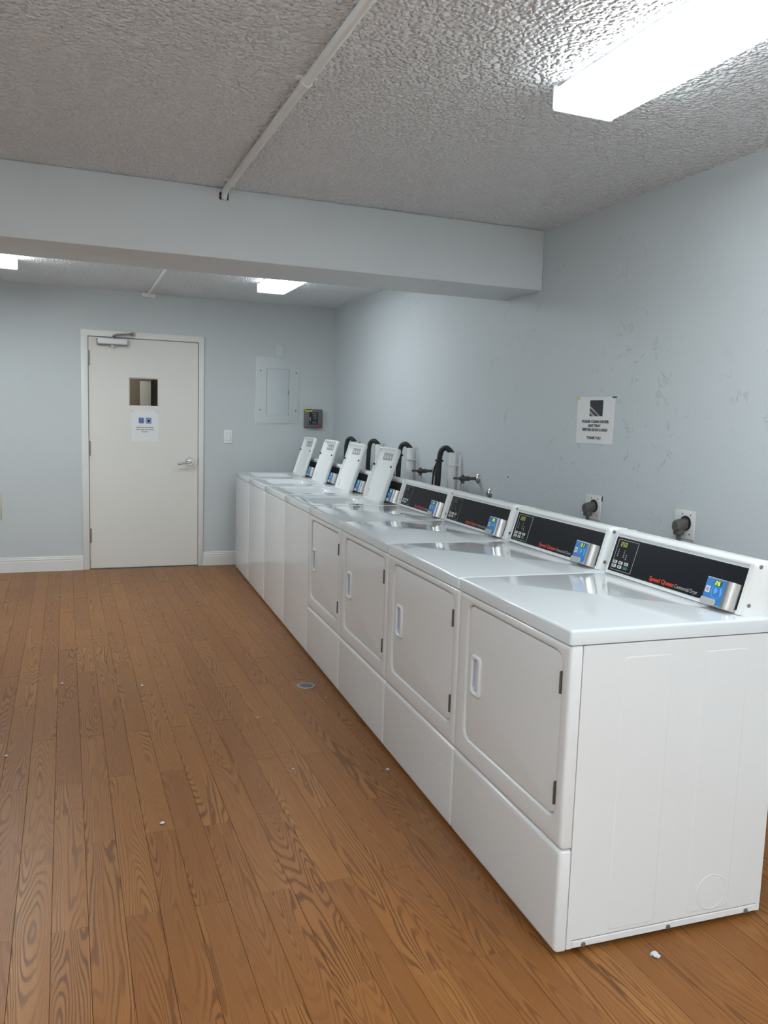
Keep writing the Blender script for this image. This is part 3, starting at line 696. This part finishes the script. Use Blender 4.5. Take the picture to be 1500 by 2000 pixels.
# slope frame: x = left to right as read from the room, y = up the slope, z = out of it; origin at the far (left) bottom end
SLOPE = Matrix(((0, tu, -tz, UB), (-1, 0, 0, W), (0, tz, tu, ZB), (0, 0, 0, 1)))
def console(root, code, lit, dryer=True):
    v0, v1 = .040, W-.004
    def at(t, n): return (UB+t*tu-n*tz, ZB+t*tz+n*tu)
    prof = [(UB+.004, H+.0002), at(.003, 0), at(.131, 0), at(.1345, -.003), at(.137, -.003), at(.1385, .002), at(.1415, .0045), at(.146, .0045), at(.150, .0015), (UT+.006, ZT+.0015), (D-.010, ZT-.006), (D-.004, ZT-.011), (D-.001, H+.0002)]
    bm = new(); prism(bm, prof, v0, v1); cs = fin('console', bm, M_PLAST, root, angle=25)
    cap = [(UB+.003, H+.0002), at(.002, .002), at(.138, .004), at(.143, .0065), at(.148, .0055), at(.1515, .002), (UT+.007, ZT+.0030), (D-.009, ZT-.0045), (D-.003, ZT-.010), (D, H+.0002)]
    cx = sum(a for a, b in cap)/len(cap); cz = sum(b for a, b in cap)/len(cap)
    def shr(k, v): return [(cx+(a-cx)*(1-k*.010/max(abs(a-cx), .03)), v, cz+(b-cz)*(1-k*.010/max(abs(b-cz), .03)) if b > H+.001 else b) for a, b in cap]
    for nm, vv in (('end_cap', (.052, .040, .034, .0300)), ('end_cap', (W-.014, W-.006, W-.004, W-.0025))):
        bm = new(); skin(bm, [shr(k, v_) for k, v_ in zip((0, 0, .35, 1.1), vv)]); fin(nm, bm, M_PLAST, root, angle=50)
    for t in (.034, .142):
        a, b = at(t, -.012); bm = new(); cyl(bm, (a, .031, b), (0, -1, 0), .0062, .0055, .003, 12); fin('end_screw', bm, M_SCREW, cs)
    # black control panel
    bm = new(); box(bm, .016, .630, .013, .130, -.001, .0012); pn = fin('control_panel', bm, M_BLACK, root, False, SLOPE)
    fx0, fx1, fy0, fy1 = .030, .140, .019, .123; lw = .0012
    bm = new()
    for a, b_, c, e in ((fx0, fx1, fy0, fy0+lw), (fx0, fx1, fy1-lw, fy1), (fx0, fx0+lw, fy0, fy1), (fx1-lw, fx1, fy0, fy1)): box(bm, a, b_, c, e, .0012, .0017)
    fin('display_frame', bm, M_LGREY if lit else M_MGREY, pn, False, SLOPE)
    bm = new(); box(bm, .043, .086, .098, .117, .0012, .0018); fin('display_window', bm, M_LCD, pn, False, SLOPE)
    if lit:
        bm = new(); seven_seg(bm, '250', .049, .1005, .0085, .0145, .0019, .0018, .0022); fin('display_digits', bm, M_LED, pn, False, SLOPE)
    bm = new()
    for x_ in (.046, .078, .093):
        for y_, a in ((.088, .003), (.081, .004), (.074, .005), (.067, .006)):
            if x_ > .08 and y_ > .085: continue
            box(bm, x_-a/2, x_+a/2, y_-.0022-(.006 if x_ > .09 else 0), y_+.0022-(.006 if x_ > .09 else 0), .0012, .0015)
    fin('indicator_print', bm, M_MGREY if lit else M_DGREY, pn, False, SLOPE)
    for iy, y_ in enumerate((.046, .032)):
        for ix, x_ in enumerate((.044, .075, .106)):
            gm = iy == 1 and ix == 2
            bm = new(); skin(bm, [[(x_+a, y_+b, n_) for a, b in rrect(-.0105+i_, .0105-i_, -.0052+i_, .0052-i_, .002, 2)] for n_, i_ in ((.0011, 0), (.0024, 0), (.003, .0007))])
            if iy == 0 or not gm:
                bt = fin('button', bm, M_PLATE, pn, False, SLOPE)
            else: bt = fin('button', bm, M_GREEN, pn, False, SLOPE)
    bm = new()
    for iy, y_ in enumerate((.046, .032)):
        for ix, x_ in enumerate((.044, .075, .106)):
            if iy == 1 and ix == 2: continue
            for q_ in range(3): box(bm, x_-.006+q_*.0045, x_-.003+q_*.0045, y_-.0024+.001*(q_ % 2), y_+.0024, .003, .0033)
    fin('button_print', bm, M_INK, pn, False, SLOPE)
    T = lambda x_, y_: SLOPE @ Matrix.Translation((x_, y_, .0016))
    text_mesh('brand_lettering', 'Speed Queen', .0195, M_RED, pn, T(.240, .0205), bold=.030, fitw=.118)
    text_mesh('model_lettering', 'Commercial '+('Dryer' if dryer else 'Washer'), .0165, M_LGREY, pn, T(.362, .0205), fitw=.102)
    # card reader
    x0, x1, y0, y1 = .522, .622, .004, .081; n1 = .034
    prof = [(x0, 0), (x0, n1-.002), (x0+.002, n1), (x1-.024, n1), (x1-.012, n1-.0015), (x1-.005, n1-.007), (x1-.001, n1-.016), (x1, 0)]
    bm = new(); prism(bm, [(a, c) for a, c in prof], y0, y1, 'y')
    rd = fin('card_reader', bm, M_STEEL, root, True, SLOPE, angle=45)
    bm = new(); box(bm, x0+.003, x1-.024, y0+.004, y1-.003, n1-.0005, n1+.0012); fin('reader_label', bm, M_BLUE, rd, False, SLOPE)
    lx = x0+.003; lw_ = x1-.024-lx
    bm = new(); box(bm, lx+lw_*.44, lx+lw_*.83, y1-.021, y1-.007, n1+.0012, n1+.0018); fin('reader_display', bm, M_LEDBG, rd, False, SLOPE)
    bm = new(); seven_seg(bm, code, lx+lw_*.48, y1-.0195, .0072, .0112, .0019, n1+.0018, n1+.0022); fin('reader_digits', bm, M_LEDB, rd, False, SLOPE)
    bm = new(); box(bm, lx+.004, lx+.021, .037, .055, n1+.0012, n1+.0017); fin('sticker_square', bm, M_PLATE, rd, False, SLOPE)
    bm = new(); box(bm, lx+.0075, lx+.0175, .0405, .0515, n1+.0017, n1+.0020); fin('sticker_centre', bm, plain('sticker_tan_grey', (.36, .33, .30), .6), rd, False, SLOPE)
    bm = new()
    for R_ in (.006, .0105, .015):
        for q_ in range(5):
            a0 = PI-.6+1.2*q_/5; a1 = PI-.6+1.2*(q_+1)/5
            P_ = [(lx+lw_*.74+r_*math.cos(a), .046+r_*math.sin(a)) for a, r_ in ((a0, R_-.0015), (a1, R_-.0015), (a1, R_+.0015), (a0, R_+.0015))]
            skin(bm, [[(a, b, n1+.0012) for a, b in P_], [(a, b, n1+.0017) for a, b in P_]])
    ring = [2*PI*q_/24 for q_ in range(24)]
    for q_ in range(24):
        P_ = [(lx+lw_*.66+r_*math.cos(a), .045+r_*math.sin(a)) for a, r_ in ((ring[q_], .0195), (ring[(q_+1) % 24], .0195), (ring[(q_+1) % 24], .0203), (ring[q_], .0203))]
        skin(bm, [[(a, b, n1+.0012) for a, b in P_], [(a, b, n1+.0016) for a, b in P_]])
    P_ = [(lx+lw_*.80, .054), (lx+lw_*.84, .056), (lx+lw_*.92, .036), (lx+lw_*.88, .034)]
    skin(bm, [[(a, b, n1+.0012) for a, b in P_], [(a, b, n1+.0017) for a, b in P_]])
    fin('tap_symbol', bm, M_BLUEL, rd, False, SLOPE)
    bm = new(); lp = []
    pf = rrect(x0+.002, x0+.058, y0+.000, y0+.019, .007, 3)
    skin(bm, [[(a, b, n1+.0005) for a, b in pf], [(a, b, n1+.0045) for a, b in pf], [(a*.98+(x0+.03)*.02, b, n1+.0055) for a, b in pf]]); fin('card_guide', bm, plain('grey_reader_plastic', (.45, .45, .45), .4), rd, True, SLOPE)
    return root
def dryer(label, code, lit):
    r = empty('clothes_dryer'); tag(r, label, 'dryer', 'white front-loading dryers in the row')
    cabinet(r, False); top_plate(r); console(r, code, lit); return r
LIDA = math.radians(18)
def washer(label, code):
    r = empty('washing_machine'); tag(r, label, 'washing machine', 'white top-loading washers with raised lids')
    cabinet(r, True); hole = (.095, .415, .135, .535); t_ = top_plate(r, hole); console(r, code, False, False)
    u0, u1, v0, v1 = hole
    bm = new(); cu_, cv_ = (u0+u1)/2, (v0+v1)/2
    ang = [2*PI*k/28 for k in range(28)]
    skin(bm, [[(cu_+R_*math.cos(a)*.9, cv_+R_*math.sin(a)*1.1, z_) for a in ang] for R_, z_ in ((.19, H-.051), (.155, H-.053), (.150, H-.060), (.165, H-.075), (.165, .42))], False, True); fin('tub', bm, M_TUB, r, angle=40)
    # raised lid, inner face towards the room
    lw, lh, lt = .365, .345, .026
    LM = Matrix.Translation((.461, .148, H-.004)) @ Matrix.Rotation(LIDA, 4, 'Y')
    # lid frame: x = thickness (towards wall), y = along the row, z = up the lid
    bm = new(); lp = []
    def L_(x_, i_, r_): return [(x_, a, b) for a, b in rrect(i_, lw-i_, i_, lh-i_, r_, 4)]
    lp = [L_(lt, .004, .022), L_(lt-.004, .0, .026), L_(.004, 0, .026), L_(.0, .003, .024), L_(0, .011, .020), L_(.012, .014, .018), L_(.016, .019, .015)]
    skin(bm, lp); ld_ = fin('lid', bm, M_PLAST, r, True, LM, angle=50)
    bm = new(); box(bm, .0148, .0170, .095, .265, lh-.078, lh-.034); sk = fin('lid_sticker', bm, plain('silver_sticker', (.33, .34, .34), .4), ld_, False, LM)
    for q_ in range(3):
        bm = new(); c_ = .128+.052*q_; z_ = lh-.056
        for a, b_, c, e in ((-.012, .012, -.010, -.007), (-.013, -.010, -.007, .004), (.010, .013, -.007, .002), (-.005, .005, -.007, .010)): box(bm, .0140, .0149, c_+a, c_+b_, z_+c, z_+e)
        fin('pictogram', bm, M_PAPER, sk, False, LM)
    for v_, z_ in ((.006, lh*.66), (lw-.006, lh*.66)):
        bm = new(); cyl(bm, (.004, v_+(.006 if v_ < .1 else -.006), z_), (-1, 0, 0), .007, .006, .010, 12); fin('bumper', bm, M_RUB, ld_, True, LM)
    for v_ in (.010, lw-.010):
        bm = new(); box(bm, .002, .020, v_-.009, v_+.009, -.012, .022, .003, 1); cyl(bm, (.010, v_-.012, .004), (0, 1, 0), .007, .007, .024, 12); fin('hinge', bm, M_STEEL, ld_, True, LM)
    for v_ in (lw-.030, lw-.040):
        bm = new(); box(bm, .010, .016, v_-.002, v_+.002, .025, .075, .001, 1); fin('lid_rib', bm, M_PLAST, ld_, True, LM)
    return r
EDGES = [1.607, 2.270, 2.969, 3.6537, 4.323, 4.9716, 5.6586, 6.349, 7.0407]
S_ = .0455; RZ = -math.atan(S_)
def place(r, i):
    y = EDGES[i]; wv = (EDGES[i+1]-y)*math.hypot(1, S_)
    r.location = (-1.1759+S_*(y-1.607), y, 0); r.rotation_euler = (0, 0, RZ); r.scale = (1, wv/W, 1)
place(dryer('nearest white dryer, its whole side panel in view', '28', True), 0)
place(dryer('second white dryer from the near end of the row', '21', True), 1)
place(dryer('third white dryer from the near end of the row', '26', False), 2)
place(dryer('white dryer standing right next to the washers', '21', False), 3)
place(washer('white washer with raised lid, next to the dryers', '20'), 4)
place(washer('second white washer with raised lid, counted from the dryers', '20'), 5)
place(washer('third white washer with raised lid, counted from the dryers', '20'), 6)
place(washer('farthest white washer with raised lid, against the end wall', '20'), 7)

# ================================================================== ON THE FLOOR
r = empty('floor_drain', (-1.202, 3.80, 0)); tag(r, 'round metal floor drain in front of the dryers', 'floor drain')
M_DR = plain('dull_drain_metal', (.30, .31, .30), .45, .6)
ang = [2*PI*k/28 for k in range(28)]
bm = new(); skin(bm, [[(R_*math.cos(a), R_*math.sin(a), z_) for a in ang] for R_, z_ in ((.047, 0), (.046, .003), (.043, .0042), (.034, .0035), (.033, .001))], False, False); fin('rim', bm, M_DR, r)
bm = new(); cyl(bm, (0, 0, .0002), (0, 0, 1), .034, .034, .0008, 24); fin('pit', bm, M_INK, r)
for k in range(-3, 4):
    c_ = k*.0095; hl = math.sqrt(max(.034**2-c_*c_, 1e-6))
    for ax in (0, 1):
        bm = new(); box(bm, *((c_-.0014, c_+.0014, -hl, hl) if ax == 0 else (-hl, hl, c_-.0014, c_+.0014)), .0012+.0003*ax, .003); fin('grate_bar', bm, M_DR, r, False, Matrix.Rotation(.6, 4, 'Z'))
def lint(x, y, s, lab, mat=M_LINT):
    b = new(); bmesh.ops.create_icosphere(b, subdivisions=2, radius=s)
    rr = random.Random(int(x*1000+y*77))
    for v in b.verts: v.co *= rr.uniform(.55, 1.15); v.co.z *= .45
    z0 = min(v.co.z for v in b.verts)
    for v in b.verts: v.co.z -= z0
    o = fin('lint_scrap', b, mat, None, True, angle=60); o.location = (x, y, .0002); o.rotation_euler = (0, 0, rr.uniform(0, 6)); tag(o, lab, 'lint', 'bits of lint on the floor')
lint(-2.031, 2.605, .0085, 'largest white scrap of lint, alone in the middle of the near floor')
lint(-2.541, 3.321, .008, 'grey scrap of lint at the left edge of the floor')
lint(-2.343, 4.163, .007, 'grey scrap of lint in the left mid floor')
lint(-1.974, 4.023, .008, 'grey scrap of lint in the middle of the mid floor')
lint(-1.171, 2.764, .008, 'grey scrap of lint near the second and third dryers')
lint(-.923, 1.528, .0125, 'grey scrap of lint below the nearest dryer side panel')
lint(-1.528, 3.444, .005, 'tiny pale crumb on the floor left of the drain')
lint(-1.156, 3.606, .005, 'tiny pale crumb between the drain and the dryers')
lint(-1.515, 2.882, .005, 'tiny pale crumb in front of the third dryer')
for (xa, ya), (xb, yb), lab in (((-2.53, 6.06), (-2.42, 6.03), 'pale scuff mark on the floor, left one before the door'), ((-2.42, 6.15), (-2.34, 6.27), 'pale scuff mark on the floor, right one before the door')):
    bm = new(); box(bm, -math.hypot(xb-xa, yb-ya)/2, math.hypot(xb-xa, yb-ya)/2, -.004, .004, 0, .0006)
    o = fin('scuff_mark', bm, plain('pale_scuff', (.40, .34, .28), .6, var=.5), None, False); o.location = ((xa+xb)/2, (ya+yb)/2, .0001); o.rotation_euler = (0, 0, math.atan2(yb-ya, xb-xa)); tag(o, lab, 'scuff mark', 'scuff marks')
